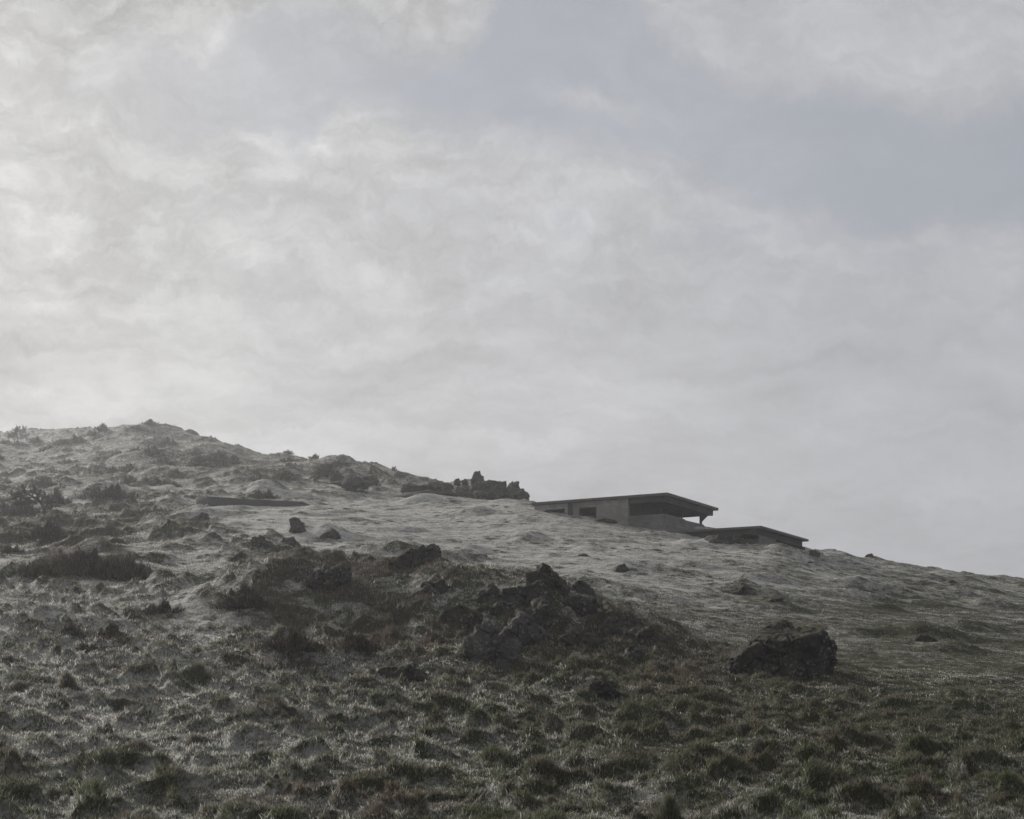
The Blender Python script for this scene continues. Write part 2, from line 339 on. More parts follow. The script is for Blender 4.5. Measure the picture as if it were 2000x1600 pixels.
def make_turf():
    m, t = newmat('frosted_turf'); b = NB(t); pos = b.n('ShaderNodeNewGeometry').outputs['Position']
    fr = b.attr('frost').outputs['Fac']; he = b.attr('heath').outputs['Fac']
    n1 = b.noise(pos, 2.2, 8, .65); n2_ = b.noise(pos, 12, 8, .75); n3_ = b.noise(pos, .35, 5)
    g = b.mix(b.step(n1, .35, .65), (.026, .031, .015), (.050, .050, .026))
    g = b.mix(b.math('MULTIPLY', he, .8), g, b.mix(b.step(n2_, .35, .65), (.024, .019, .015), (.052, .042, .032)))
    v = b.math('ADD', b.math('ADD', b.math('MULTIPLY', b.math('SUBTRACT', n2_, .5), 2.6), b.math('MULTIPLY', b.math('SUBTRACT', n1, .5), 2.4)), fr)
    f = b.step(v, .25, 1.15)
    c = b.mix(f, g, (.36, .36, .35))
    b.out(b.bsdf(c, .85, b.bump(b.math('ADD', n2_, b.noise(pos, 70, 4, .7)), .7, .03), .15)); return m
def make_blade(name, tr=.45, rough=.6):
    m, t = newmat(name); b = NB(t); c = b.attr('col').outputs['Color']
    d = b.n('ShaderNodeBsdfDiffuse'); b.l(c, d.inputs[0]); tl = b.n('ShaderNodeBsdfTranslucent'); b.l(c, tl.inputs[0])
    x = b.n('ShaderNodeMixShader'); x.inputs[0].default_value = tr; b.l(d.outputs[0], x.inputs[1]); b.l(tl.outputs[0], x.inputs[2])
    b.out(x.outputs[0]); return m
def make_rock(name, base, base2, moss=.35, lichen=.5):
    m, t = newmat(name); b = NB(t); tcn = b.n('ShaderNodeTexCoord'); geo = b.n('ShaderNodeNewGeometry'); pos = geo.outputs['Position']
    sx = b.n('ShaderNodeSeparateXYZ'); b.l(geo.outputs['Normal'], sx.inputs[0])
    n1 = b.noise(pos, 1.6, 7, .6); n2_ = b.noise(pos, 9, 8, .7); n3_ = b.noise(pos, 34, 5, .7)
    c = b.mix(b.step(n1, .35, .65), base, base2)
    c = b.mix(b.step(n2_, .42, .72), c, tuple(v*.55 for v in base))
    vo = b.n('ShaderNodeTexVoronoi'); vo.inputs['Scale'].default_value = 9; vo.inputs['Randomness'].default_value = 1
    wv = b.n('ShaderNodeVectorMath', operation='ADD'); sc = b.n('ShaderNodeVectorMath', operation='SCALE'); sc.inputs['Scale'].default_value = .12
    nn = b.n('ShaderNodeTexNoise'); nn.inputs['Scale'].default_value = 14; b.l(pos, nn.inputs['Vector']); b.l(nn.outputs['Color'], sc.inputs[0]); b.l(pos, wv.inputs[0]); b.l(sc.outputs[0], wv.inputs[1]); b.l(wv.outputs[0], vo.inputs['Vector'])
    spot = b.math('MULTIPLY', b.step(vo.outputs['Distance'], .40, .30), b.step(b.noise(pos, 2.3, 4, .6), .56-.10*lichen, .60))
    c = b.mix(b.math('MULTIPLY', spot, .8), c, (.24, .24, .225))
    up = b.math('ADD', sx.outputs['Z'], b.math('MULTIPLY', b.math('SUBTRACT', n2_, .5), 1.4))
    c = b.mix(b.math('MULTIPLY', b.step(up, .75-.5*moss, 1.15-.3*moss), .8), c, (.060, .062, .022))
    ck = b.n('ShaderNodeTexVoronoi', feature='DISTANCE_TO_EDGE'); ck.inputs['Scale'].default_value = 1.15
    s2 = b.n('ShaderNodeVectorMath', operation='SCALE'); s2.inputs['Scale'].default_value = .5; n4 = b.n('ShaderNodeTexNoise'); n4.inputs['Scale'].default_value = 2.6; n4.inputs['Detail'].default_value = 5; b.l(pos, n4.inputs['Vector']); b.l(n4.outputs['Color'], s2.inputs[0])
    a2 = b.n('ShaderNodeVectorMath', operation='ADD'); b.l(pos, a2.inputs[0]); b.l(s2.outputs[0], a2.inputs[1]); b.l(a2.outputs[0], ck.inputs['Vector'])
    cr = b.math('MAXIMUM', b.step(ck.outputs['Distance'], .0, .05), b.step(b.noise(pos, 1.3, 3), .50, .56)); c = b.mix(b.math('MULTIPLY', b.math('SUBTRACT', 1., cr), .75), c, (.012, .011, .010))
    h = b.math('ADD', b.math('ADD', b.math('MULTIPLY', n2_, 1.6), b.math('MULTIPLY', n3_, .7)), b.math('MULTIPLY', cr, 1.0))
    b.out(b.bsdf(c, .88, b.bump(h, 1.0, .09), .25)); return m
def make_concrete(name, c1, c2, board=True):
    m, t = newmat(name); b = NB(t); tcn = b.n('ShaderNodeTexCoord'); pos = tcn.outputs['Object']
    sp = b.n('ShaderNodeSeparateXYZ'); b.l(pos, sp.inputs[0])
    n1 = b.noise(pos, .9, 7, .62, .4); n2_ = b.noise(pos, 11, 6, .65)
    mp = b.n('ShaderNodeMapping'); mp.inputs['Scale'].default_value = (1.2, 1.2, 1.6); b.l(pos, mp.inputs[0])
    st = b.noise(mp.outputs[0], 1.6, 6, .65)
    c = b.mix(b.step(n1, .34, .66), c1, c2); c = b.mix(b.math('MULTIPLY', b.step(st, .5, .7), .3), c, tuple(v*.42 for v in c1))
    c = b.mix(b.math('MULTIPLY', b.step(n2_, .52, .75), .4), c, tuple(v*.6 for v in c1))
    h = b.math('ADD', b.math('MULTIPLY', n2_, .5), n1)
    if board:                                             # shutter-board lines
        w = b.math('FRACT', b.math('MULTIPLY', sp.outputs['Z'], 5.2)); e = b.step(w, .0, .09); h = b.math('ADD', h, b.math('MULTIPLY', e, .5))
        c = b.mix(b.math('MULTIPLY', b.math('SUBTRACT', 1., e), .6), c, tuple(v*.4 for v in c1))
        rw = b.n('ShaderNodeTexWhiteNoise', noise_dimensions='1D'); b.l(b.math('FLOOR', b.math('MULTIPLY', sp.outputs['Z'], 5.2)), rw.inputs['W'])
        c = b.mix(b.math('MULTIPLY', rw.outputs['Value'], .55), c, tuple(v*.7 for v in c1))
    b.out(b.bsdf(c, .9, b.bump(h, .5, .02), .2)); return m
def make_plain(name, col, rough=.8):
    m, t = newmat(name); b = NB(t); pos = b.n('ShaderNodeTexCoord').outputs['Object']; n = b.noise(pos, 14, 6, .65)
    b.out(b.bsdf(b.mix(b.step(n, .3, .7), tuple(v*.6 for v in col), col), rough, b.bump(n, .4, .01))); return m
M_TURF = make_turf(); M_BLADE = make_blade('frosted_grass_blades', .5); M_TWIG = make_blade('dry_twigs', .12)
M_ROCK = make_rock('lichened_rock', (.048, .045, .042), (.088, .083, .077), .3, .9)
M_ROCK2 = make_rock('pale_cracked_rock', (.10, .096, .094), (.155, .15, .146), .15, .7)
M_ROCKM = make_rock('mossy_rock', (.045, .042, .036), (.078, .073, .064), .85, .4)
M_CRAG = make_rock('crag_rock', (.055, .052, .048), (.09, .085, .08), .3, .5)
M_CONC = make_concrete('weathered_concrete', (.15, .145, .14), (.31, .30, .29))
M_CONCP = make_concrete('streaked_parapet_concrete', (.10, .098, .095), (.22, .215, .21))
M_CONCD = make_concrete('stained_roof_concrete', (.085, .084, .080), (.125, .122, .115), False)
M_CONCI = make_concrete('shaded_dark_concrete', (.045, .045, .047), (.07, .07, .07), False)  # dark copy of the concrete: shade of rooms, undersides and walls put into its colour
M_RUST = make_plain('rusted_steel', (.06, .04, .03)); M_WOOD = make_plain('weathered_bark', (.05, .043, .036))

# ------------------------------------------------------------------ ground sheet, one piece all round the camera
EXT = 330.0
th_in = np.arctan((np.linspace(-420, 2420, 1500)-CX)/F)
lo, hi = th_in[0], th_in[-1]
th_all = np.concatenate([np.linspace(-math.pi, lo, 90)[:-1], th_in, np.linspace(hi, math.pi, 90)[1:-1]])
rr = np.exp(np.linspace(math.log(.4), math.log(5), 30))[:-1]
rr = np.concatenate([rr, np.exp(np.linspace(math.log(5), math.log(EXT), 1250))])
TH, RR = np.meshgrid(th_all, rr); gx = (RR*np.sin(TH)).ravel(); gy = (RR*np.cos(TH)).ravel()
gz, rough, frost, heath, ha, hb, gpx, gd, gpy = ground(gx, gy, True)
fr_t = np.clip(frost-.45*rough*(ha*.5+hb)+.30*n2(gx/5.5, gy/1.5, 66)*sst(gd, 25, 42)*(1-rough*.6), 0, 1)
nth, nr = len(th_all), len(rr)
ii, jj = np.meshgrid(np.arange(nr-1), np.arange(nth), indexing='ij'); j2 = (jj+1) % nth
quads = np.stack([ii*nth+jj, ii*nth+j2, (ii+1)*nth+j2, (ii+1)*nth+jj], -1).reshape(-1, 4)[:, ::-1]
c0 = len(gx); tri = np.stack([np.full(nth, c0), (np.arange(nth)+1) % nth, np.arange(nth)], 1)[:, ::-1]
V_ = np.concatenate([np.stack([gx, gy, gz], 1), [[0, 0, -1.55]]])
me = mesh_np('ground', V_, np.concatenate([quads.ravel(), tri.ravel()]), np.concatenate([np.full(len(quads), 4), np.full(len(tri), 3)]), True, M_TURF)
fattr(me, 'frost', np.append(fr_t, .5)); fattr(me, 'heath', np.append(heath, 0))
GR = link('ground', me, kind='structure', label='frosted tussocky hillside pasture rising from the foreground to the skyline')
print('ground', len(V_), 'z range', gz.min(), gz.max())

# ------------------------------------------------------------------ blades
rng = np.random.RandomState(3)
def blades(x, y, z, length, width, lean_dir, lean, col_b, col_t, seg3, mat, name, parent=None, **kw):
    """tapering bent blades, one ribbon each, all of one mesh"""
    n = len(x); a = rng.uniform(0, 2*np.pi, n); wx = np.cos(a)*width/2; wy = np.sin(a)*width/2
    ldx = np.cos(lean_dir)*lean*length; ldy = np.sin(lean_dir)*lean*length; hz = length*np.sqrt(np.clip(1-lean*lean*.8, .15, 1))
    base = np.stack([x, y, z-.012], 1); W_ = np.stack([wx, wy, np.zeros(n)], 1)
    top = base+np.stack([ldx, ldy, hz], 1)
    if seg3:
        mid = base+np.stack([ldx*.32, ldy*.32, hz*.58], 1)
        v = np.stack([base-W_, base+W_, mid+W_*.8, mid-W_*.8, top], 1).reshape(-1, 3); k = np.arange(n)[:, None]*5
        q = (k+np.array([0, 1, 2, 3])); t3 = (k+np.array([3, 2, 4])); fi = np.concatenate([q, t3], 1).ravel(); lp = np.tile([4, 3], n)
        cm = col_b*.45+col_t*.55; c = np.stack([col_b, col_b, cm, cm, col_t], 1).reshape(-1, 3)
    else:
        v = np.stack([base-W_, base+W_, top], 1).reshape(-1, 3); fi = np.arange(3*n); lp = np.full(n, 3)
        c = np.stack([col_b, col_b, col_t], 1).reshape(-1, 3)
    me = mesh_np(name, v, fi, lp, False, mat); cattr(me, 'col', c); return link(name, me, parent, **kw)

def grass(nb, d0, d1, pmin, pmax, seg3, name, label, tpow=1.0, lscale=1.0):
    t = rng.uniform(0, 1, nb)**tpow; d = np.exp(math.log(d0)+(math.log(d1)-math.log(d0))*t); px = rng.uniform(pmin, pmax, nb)
    x = (px-CX)/F*d; y = d.copy()
    z, rough, frost, heath, ha, hb, _, dd, py = ground(x, y, True)
    tus = np.clip(rough*(ha*.6+hb*.9), 0, 1)
    e = .06; gxn = (ground(x+e, y)-z)/e; gyn = (ground(x, y+e)-z)/e
    L_ = (.030+.062*tus+.02*heath)*rng.uniform(.55, 1.35, nb)*(1+d/110)*lscale*(.55+.45*rough)
    Wd = np.maximum(.0030, d*.00040)*rng.uniform(.7, 1.4, nb)
    ang = np.arctan2(-gyn, -gxn)+rng.normal(0, .9, nb); lean = np.clip(rng.uniform(.05, .75, nb)+.25*tus, 0, .95)
    f = np.clip(frost-.95*tus+.42*n2(x/.30, y/.30, 60)+.34*n2(x/.8, y/.8, 61)+np.where(d < 30, .26, .5)*n2(x/2.6, y/3.4, 62)+.45*n2(x/5.5, y/1.5, 66)*sst(d, 25, 42)*(1-rough*.6)+rng.normal(0, .22, nb), 0, 1)
    green = np.clip(.62+.9*n2(x/1.7, y/1.7, 63)-.8*heath+rng.normal(0, .15, nb), 0, 1)[:, None]
    red = np.clip(.2+.9*n2(x/2.3, y/2.9, 64)+.6*heath+rng.normal(0, .2, nb), 0, 1)[:, None]
    tip = rng.uniform(0, 1, nb) < .30; Wd = np.where(tip, Wd*1.75, Wd); L_ = np.where(tip, L_*1.15, L_); f = np.where(tip, np.clip(f*1.6+.16, 0, 1), f*.66)
    g = green*np.array([.066, .080, .034])+(1-green)*(red*np.array([.085, .060, .040])+(1-red)*np.array([.095, .082, .055]))
    g = g*rng.uniform(.6, 1.3, nb)[:, None]
    fw = np.array([.72, .72, .69])
    ct = g*(1-f[:, None])+fw*f[:, None]; fb = (f*.45)[:, None]; cb = g*(1-fb)+fw*fb
    return blades(x, y, z, L_, Wd, ang, lean, cb, ct, seg3, M_BLADE, name, kind='stuff', label=label, cat='grass')
grass(1150000, 9, 30, -330, 2330, True, 'grass', 'frosted rough grass and tussocks covering the near slope', 1.0)
grass(700000, 30, 110, -330, 2330, False, 'grass', 'short frosted grass covering the middle slope up to the concrete buildings', .95)
grass(120000, 110, 240, -400, 1300, False, 'grass', 'thin frosted grass on the far misty hill', 1.0)

def clumps(nc):
    # dark unfrosted tussocks too many to count, each a tuft of longer blades
    d = np.exp(rng.uniform(math.log(11), math.log(95), nc)); px = rng.uniform(-250, 2250, nc); x = (px-CX)/F*d
    z, rough, frost, heath, ha, hb, _, dd, py = ground(x, d, True)
    k = rng.uniform(0, 1, nc) < np.where(rough > .4, rough*np.where(d < 27, .62+.3*hb, .18+.45*hb+.3*sst(n2(x/2.2, d/2.2, 91), 0, .5)), .10+.25*sst(n2(x/6, d/5, 92), 0, .5)); k &= rng.uniform(0, 1, nc) < np.clip((d/25)**2, 0, 1); x, d = x[k], d[k]; rk = rough[k]; nc = len(x); nb = 80
    R_ = np.minimum(rng.gamma(3.0, .04, nc)+.04, .26)*np.where(rk > .4, 1, .8); R_ = np.repeat(R_, nb); g = rng.normal(0, .5, (2, nc*nb)); xx = np.repeat(x, nb)+g[0]*R_*1.9; yy = np.repeat(d, nb)+g[1]*R_; q = np.hypot(g[0], g[1]); n = nc*nb
    z = ground(xx, yy); L_ = np.minimum(R_*.6, .085)*rng.uniform(.5, 1.2, n)*np.exp(-.7*q)+.02; tint = np.repeat(rng.uniform(0, 1, nc), nb)[:, None]
    c = (np.array([.072, .074, .045])*(1-tint)+np.array([.092, .076, .056])*tint)*rng.uniform(.5, 1.5, n)[:, None]; f = np.clip(rng.normal(.16, .20, n), 0, .8)[:, None]
    blades(xx, yy, z, L_, np.maximum(.003, yy*.00055)*rng.uniform(.7, 1.3, n), np.arctan2(g[1], g[0])+rng.normal(0, .5, n), np.clip(q*rng.uniform(.4, 1.1, n)+.1, 0, .95), c, c*(1-f)+.55*f, True, M_BLADE, 'tussock_grass', kind='stuff', label='dark coarse tussock grass scattered through the frosted turf', cat='grass')
    print('clumps', nc)
clumps(15000)

def heath_stuff(nb):
    d = np.exp(rng.uniform(math.log(17), math.log(95), nb*4)); px = rng.uniform(-200, 2200, nb*4); x = (px-CX)/F*d; y = d
    z, rough, frost, heath, ha, hb, _, dd, py = ground(x, y, True)
    cl = np.clip(.5+1.1*n2(x/.9, y/.9, 71), 0, 1)
    k = rng.uniform(0, 1, nb*4) < (heath**1.5)*cl*.9; x, y, z, d, cl, heath = [a[k] for a in (x, y, z, d, cl, heath)]
    n = len(x); print('heath', n)
    Ln = (.06+.17*cl)*rng.uniform(.5, 1.3, n)*heath; Wd = np.maximum(.003, d*.00040)*rng.uniform(.6, 1.3, n)
    c = (np.array([.115, .098, .080])[None]*rng.uniform(.5, 1.6, n)[:, None]); w = (rng.uniform(0, 1, n) < .2)[:, None]
    ct = np.where(w, np.array([.28, .26, .24])[None], c*1.3)
    blades(x, y, z, Ln, Wd, rng.uniform(0, 6.28, n), rng.uniform(.05, .7, n), c, ct, True, M_TWIG, 'heather', kind='stuff',
           label='dry brown heather and bramble over the rocky knolls', cat='heather')
heath_stuff(150000)

# ------------------------------------------------------------------ rocks
def ico(sub):
    import bmesh
    bm = bmesh.new(); bmesh.ops.create_icosphere(bm, subdivisions=sub, radius=1); bm.verts.ensure_lookup_table()
    v = np.array([q.co[:] for q in bm.verts]); f = np.array([[q.index for q in p.verts] for p in bm.faces]); bm.free(); return v, f
ICO = {k: ico(k) for k in (3, 4, 5, 6)}
def rock_shape(prof, depth, seed, sub=5, rough=1.0, strata=0.0, lean=0.6, cracks=0.5, terr=1.0):
    """prof: outline seen from the front as (x, z) in metres from the base centre; returns vertices and faces"""
    r = np.random.RandomState(seed); v, f = ICO[sub]; prof = np.array(prof, float)
    w = prof[:, 0].max()-prof[:, 0].min(); h = prof[:, 1].max(); size = math.sqrt(w*h)
    cz = h*.25; cx = .5*(prof[:, 0].max()+prof[:, 0].min()); P_ = prof-np.array([cx, cz])
    # fold the outline to a convex hull, each side becomes a face of the boulder
    pts = np.concatenate([P_, [[P_[:, 0].min()*.95, -h*.7], [P_[:, 0].max()*.95, -h*.7]]])
    pts = pts[np.lexsort((pts[:, 1], pts[:, 0]))]
    def half(ps):
        o = []
        for p in ps:
            while len(o) > 1 and (o[-1][0]-o[-2][0])*(p[1]-o[-2][1])-(o[-1][1]-o[-2][1])*(p[0]-o[-2][0]) <= 0: o.pop()
            o.append(p)
        return o[:-1]
    hull = half(pts)+half(pts[::-1]); nrm = []; hh = []
    for a, b in zip(hull, hull[1:]+hull[:1]):
        e = b-a; n = np.array([e[1], 0, -e[0]]); l = np.linalg.norm(n)
        if l < 1e-6: continue
        n /= l; k = n[0]*a[0]+n[2]*a[1]; t = r.uniform(-.35, .35); nn = np.array([n[0], t, n[2]]); nn /= np.linalg.norm(nn)
        nrm.append(nn); hh.append(max(k, .05*size)/math.sqrt(1+t*t)*1.02)
    D = depth*w/2
    for s in (-1, 1):
        for _ in range(5):
            n = np.array([r.uniform(-.7, .7), s, r.uniform(-.25, .65)]); n /= np.linalg.norm(n); nrm.append(n); hh.append(D*r.uniform(.75, 1.05)*(.75+.3*abs(n[1])))
    nrm = np.array(nrm); hh = np.array(hh); dt = v@nrm.T
    with np.errstate(all='ignore'): rad = np.where(dt > 1e-3, hh/dt, 1e9)
    k = 30.0; s = rad.min(1); s = s*(np.exp(-k*(rad/s[:, None]-1)).sum(1))**(-1/k*.6)
    p = v*s[:, None]; nd = p/size
    disp = .085*fb3(nd*1.9, 3, seed)+.038*fb3(nd*6, 4, seed+9)
    q1 = n3(nd*1.8, seed+12)*4.5; q2 = n3(nd*3.7, seed+13)*4; disp += terr*.050*(np.floor(q1)+sst(q1-np.floor(q1), .75, 1))+terr*.018*(np.floor(q2)+sst(q2-np.floor(q2), .7, 1))
    if cracks:
        c1 = np.abs(n3(nd*1.9+.25*np.stack([n3(nd*3, 5), n3(nd*3, 6), n3(nd*3, 7)], 1), seed+3)); disp -= cracks*.15*np.exp(-(c1/.045)**2)
        c2 = np.abs(n3(nd*4.3, seed+4)); disp -= cracks*.055*np.exp(-(c2/.05)**2)
    if strata:
        ax = np.array([math.sin(lean), .25, math.cos(lean)]); q = nd@ax*5.2+.5*n3(nd*1.6, seed+6); saw = q-np.floor(q); disp += strata*.07*(saw-.5)+strata*.03*np.floor(4*np.abs(n3(nd*2.4, seed+8)))
    p = p*(1+rough*disp[:, None]*size/np.maximum(s[:, None], .3*size)); p = p+np.array([cx, 0, cz]); return p, f
def rock(name, x, y, z, prof, depth, seed, mat, label, cat, group=None, rotz=0.0, **k):
    p, f = rock_shape(prof, depth, seed, **k)
    me = mesh_np(name, p, f.ravel(), np.full(len(f), 3), True, mat)
    o = link(name, me, None, (x, y, z), label, cat, group); o.rotation_euler = (0, 0, rotz); return o
def prock(px, py, prof_px, depth, seed, mat, label, cat='rock', group=None, sink=.04, d=None, **k):
    """rock standing where the photo shows it: base at (px, py), outline in photo pixels"""
    if d is None: x, y, z = hit(px, py)
    else: y = d; x = (px-CX)/F*d; z = (HZ-py)*d/F
    m = y/F*(1.04 if group == G1 else 1.0); pr = [(a*m, b*m) for a, b in prof_px]; w = max(a for a, b in pr)-min(a for a, b in pr)
    if d is None: z = .72*z+.28*float(ground(x, y+depth*w*.32)[0])
    return rock('boulder' if cat == 'boulder' else 'rock', x, y+depth*w*.32, z-sink*w, pr, depth, seed, mat, label, cat, group, **k)
G1 = 'rocks of the outcrop on the knoll'
BIG = prock(1535, 1318, [(-126, 0), (-114, 24), (-72, 62), (-34, 92), (44, 106), (76, 98), (94, 72), (106, 4)], .75, 11, M_ROCK,
      'large dark lichened boulder standing alone on the right of the slope', 'boulder', sub=6, cracks=1.5, rough=.5, strata=.9, lean=-.9, terr=.45)
prock(1172, 1360, [(-50, 0), (-34, 22), (-12, 36), (22, 34), (42, 18), (52, 0)], .8, 12, M_ROCK, 'low dark rock beside the bright frosted hump in front of the outcrop', sub=5, cracks=.7)
prock(955, 1300, [(-42, 0), (-40, 48), (-22, 72), (8, 78), (26, 62), (28, 0)], .8, 13, M_ROCK2, 'pale grey cracked rock at the front of the outcrop', group=G1, sub=5, cracks=1.0)
prock(990, 1302, [(-24, 0), (-24, 62), (0, 66), (26, 48), (30, 26), (24, 0)], .9, 14, M_ROCK2, 'pale rounded rock split from its left neighbour by a dark crack', group=G1, sub=5, cracks=.8)
prock(1018, 1262, [(-50, 0), (-40, 32), (-8, 52), (20, 52), (42, 26), (48, 0)], .8, 15, M_ROCK2, 'sloping ribbed rock just behind the pale cracked rocks', group=G1, sub=5, strata=1.0, lean=-.7)
prock(1062, 1232, [(-75, 0), (-55, 28), (-20, 54), (16, 52), (40, 24), (48, -4)], .8, 16, M_ROCK, 'broad dark rock in the middle of the outcrop below the mossy peak', group=G1, sub=5, cracks=1.0)
prock(1028, 1178, [(-60, 0), (-40, 22), (0, 32), (34, 40), (52, 28), (58, 0)], .8, 17, M_ROCK, 'grey lumpy rock left below the mossy peak of the outcrop', group=G1, sub=5, cracks=.9)
prock(1052, 1155, [(-28, 0), (-20, 28), (8, 34), (30, 22), (40, 0)], .9, 18, M_ROCKM, 'green topped rock leaning against the peak of the outcrop', group=G1, sub=4)
prock(1064, 1148, [(-26, 0), (-22, 28), (-6, 40), (8, 38), (24, 18), (44, 0)], .8, 19, M_ROCKM, 'pointed mossy rock forming the highest peak of the outcrop', group=G1, sub=5, strata=.7)
prock(1134, 1158, [(-22, 0), (-12, 20), (6, 24), (20, 14), (24, 0)], .9, 20, M_ROCK, 'small rounded rock right of the mossy peak', group=G1, sub=4)
prock(1136, 1200, [(-42, 0), (-36, 24), (-10, 24), (22, 28), (34, 16), (36, 0)], .8, 21, M_ROCK, 'dark blocky rock below the small rounded rock', group=G1, sub=5, cracks=1.)
prock(1205, 1240, [(-34, 0), (-32, 40), (-8, 46), (26, 38), (46, 10), (48, 0)], .8, 22, M_ROCK, 'knobbly grey rock at the right shoulder of the outcrop', group=G1, sub=5, cracks=.9, rough=1.2)
prock(1262, 1256, [(-50, 0), (-34, 22), (0, 32), (20, 26), (36, 8), (40, 0)], .8, 23, M_ROCK, 'rightmost dark sloping rock of the outcrop', group=G1, sub=5)
prock(1140, 1262, [(-54, 0), (-46, 18), (-10, 20), (16, 24), (46, 10), (54, 0)], .8, 24, M_ROCKM, 'low moss edged rock in the dip of the outcrop', group=G1, sub=4)
prock(955, 1178, [(-26, 0), (-18, 26), (2, 34), (20, 24), (28, 0)], .9, 25, M_ROCK, 'brownish rounded rock on the left shoulder of the outcrop', group=G1, sub=4)
prock(962, 1198, [(-32, 0), (-22, 16), (6, 22), (26, 12), (32, 0)], .9, 26, M_ROCKM, 'mossy hump of rock above the pale cracked rocks', group=G1, sub=4)
prock(905, 1208, [(-42, 0), (-30, 18), (0, 26), (26, 18), (36, 0)], .9, 27, M_ROCKM, 'mossy rock at the left end of the outcrop', group=G1, sub=4)
prock(840, 1162, [(-36, 0), (-14, 20), (16, 26), (34, 20), (50, 0)], .8, 28, M_ROCK, 'low rough rock in the heather left of the outcrop', sub=5)
prock(1240, 1286, [(-26, 0), (-14, 18), (2, 24), (16, 14), (22, 0)], .9, 29, M_ROCK, 'small pointed rock in the shaded hollow below the outcrop', sub=4)
prock(770, 1318, [(-34, 0), (-30, 18), (0, 22), (40, 16), (60, 0)], .8, 30, M_ROCKM, 'half buried rock under turf at the foot of the knoll', sub=4)
prock(825, 1098, [(-46, 0), (-34, 20), (-14, 38), (16, 40), (28, 30), (42, 0)], .8, 31, M_ROCK, 'ribbed dark rock capping the knoll behind the heather', sub=5, strata=1.2, lean=-.6)
prock(780, 1105, [(-60, 0), (-20, 22), (20, 42), (34, 40), (40, 0)], .9, 32, M_ROCKM, 'overgrown rock leaning on the ribbed dark rock', sub=4)
prock(634, 1150, [(-50, 0), (-38, 20), (0, 36), (28, 50), (36, 42), (42, 10), (40, 0)], .7, 33, M_ROCK, 'tilted square ended slab of rock in the brown heather', sub=5, strata=.9, lean=-.5)
prock(577, 1042, [(-14, 0), (-14, 22), (-6, 30), (8, 28), (16, 12), (18, 0)], .9, 34, M_ROCK, 'upright stub of rock on a grassy mound below the low wall', sub=5, rough=1.1)
prock(640, 1052, [(-26, 0), (-8, 12), (6, 22), (16, 16), (22, 0)], .8, 35, M_ROCK, 'pointed rock right of the upright stub', sub=4)
prock(508, 1074, [(-26, 0), (-18, 20), (-6, 24), (10, 18), (26, 0)], .9, 36, M_ROCK, 'jagged rock left of the upright stub', sub=4, strata=1.)
prock(462, 1095, [(-26, 0), (-8, 12), (8, 18), (22, 4), (24, 0)], .9, 37, M_ROCK, 'small peaked rock lowest of those below the low wall', sub=4)
prock(562, 1064, [(-22, 0), (-8, 12), (8, 14), (22, 0)], .9, 38, M_ROCK, 'low rock between the jagged rock and the pointed rock', sub=4)
prock(390, 1018, [(-18, 0), (-6, 12), (8, 16), (20, 0)], .9, 39, M_ROCK, 'dark peaked rock on the mound left below the low wall', sub=4)
prock(1215, 1118, [(-20, 0), (-6, 14), (6, 18), (22, 0)], .9, 40, M_ROCK, 'small peaked rock alone on the bright slope below the bunker', sub=4)
prock(1452, 1162, [(-34, 0), (-10, 18), (2, 24), (30, 6), (40, 0)], .8, 41, M_ROCK, 'peaked dark rock above the large boulder', sub=4)
prock(1512, 1176, [(-22, 0), (-6, 10), (12, 12), (26, 0)], .8, 42, M_ROCK, 'flat dark rock right of the peaked rock', sub=4)
prock(1808, 1254, [(-24, 0), (-4, 16), (6, 15), (28, 0)], .8, 43, M_ROCK, 'small rock in the brown turf at the right', sub=4)
prock(1186, 1022, [(-24, 0), (-14, 10), (4, 12), (22, 2), (26, 0)], .9, 44, M_ROCK, 'weathered rock in front of the bunker wall', sub=4)
prock(1415, 1060, [(-34, 0), (-26, 16), (6, 16), (30, 4), (34, 0)], .8, 45, M_ROCK, 'rounded rock in front of the lower bunker', sub=4)
prock(1590, 1086, [(-14, 0), (-2, 8), (5, 12), (12, 0)], .9, 46, M_ROCK, 'small rock on the skyline at the end of the lower bunker', sub=4)
prock(1700, 1088, [(-10, 0), (-5, 6), (4, 7), (10, 0)], .9, 47, M_ROCK, 'tiny stone on the skyline hump at the right', 'stone', sub=3)
prock(1862, 1140, [(-14, 0), (-4, 9), (4, 8), (14, 0)], .9, 48, M_ROCK, 'small dark stone near the right skyline', 'stone', sub=3)
prock(1138, 1087, [(-14, 0), (-6, 5), (8, 4), (14, 0)], .9, 49, M_ROCK, 'flat stone on the bright slope below the bunker', 'stone', sub=3)

# the jagged crag left of the bunker: one mass of bedrock
def crag(name, d, lumps, label, mat=M_CRAG, seed0=100):
    vs, fs, off = [], [], 0; x0 = (lumps[0][0]-CX)/F*d; z0 = (HZ-lumps[0][1])*d/F
    for i, (px, py, w, h, dy, sk) in enumerate(lumps):
        dd = d+dy; m = dd/F; w2_, h2 = w*m/2, h*m*.84
        p, f = rock_shape([(-w2_, 0), (-w2_*.9, h2*.6), (-w2_*(.6-sk*.6), h2*.92), (w2_*(.55+sk*.3), h2), (w2_*(.85+sk*.1), h2*.6), (w2_, 0)], .95, seed0+i, 5, 1.1, .35, -.5+.9*(i % 3)/2, 1.0)
        p = p+np.array([(px-CX)/F*dd-x0, dy, (HZ-py)*dd/F-z0]); vs.append(p); fs.append(f+off); off += len(p)
    me = mesh_np(name, np.concatenate(vs), np.concatenate(fs).ravel(), np.full(sum(len(f) for f in fs), 3), True, mat)
    return link(name, me, None, (x0, d, z0), label, 'crag')
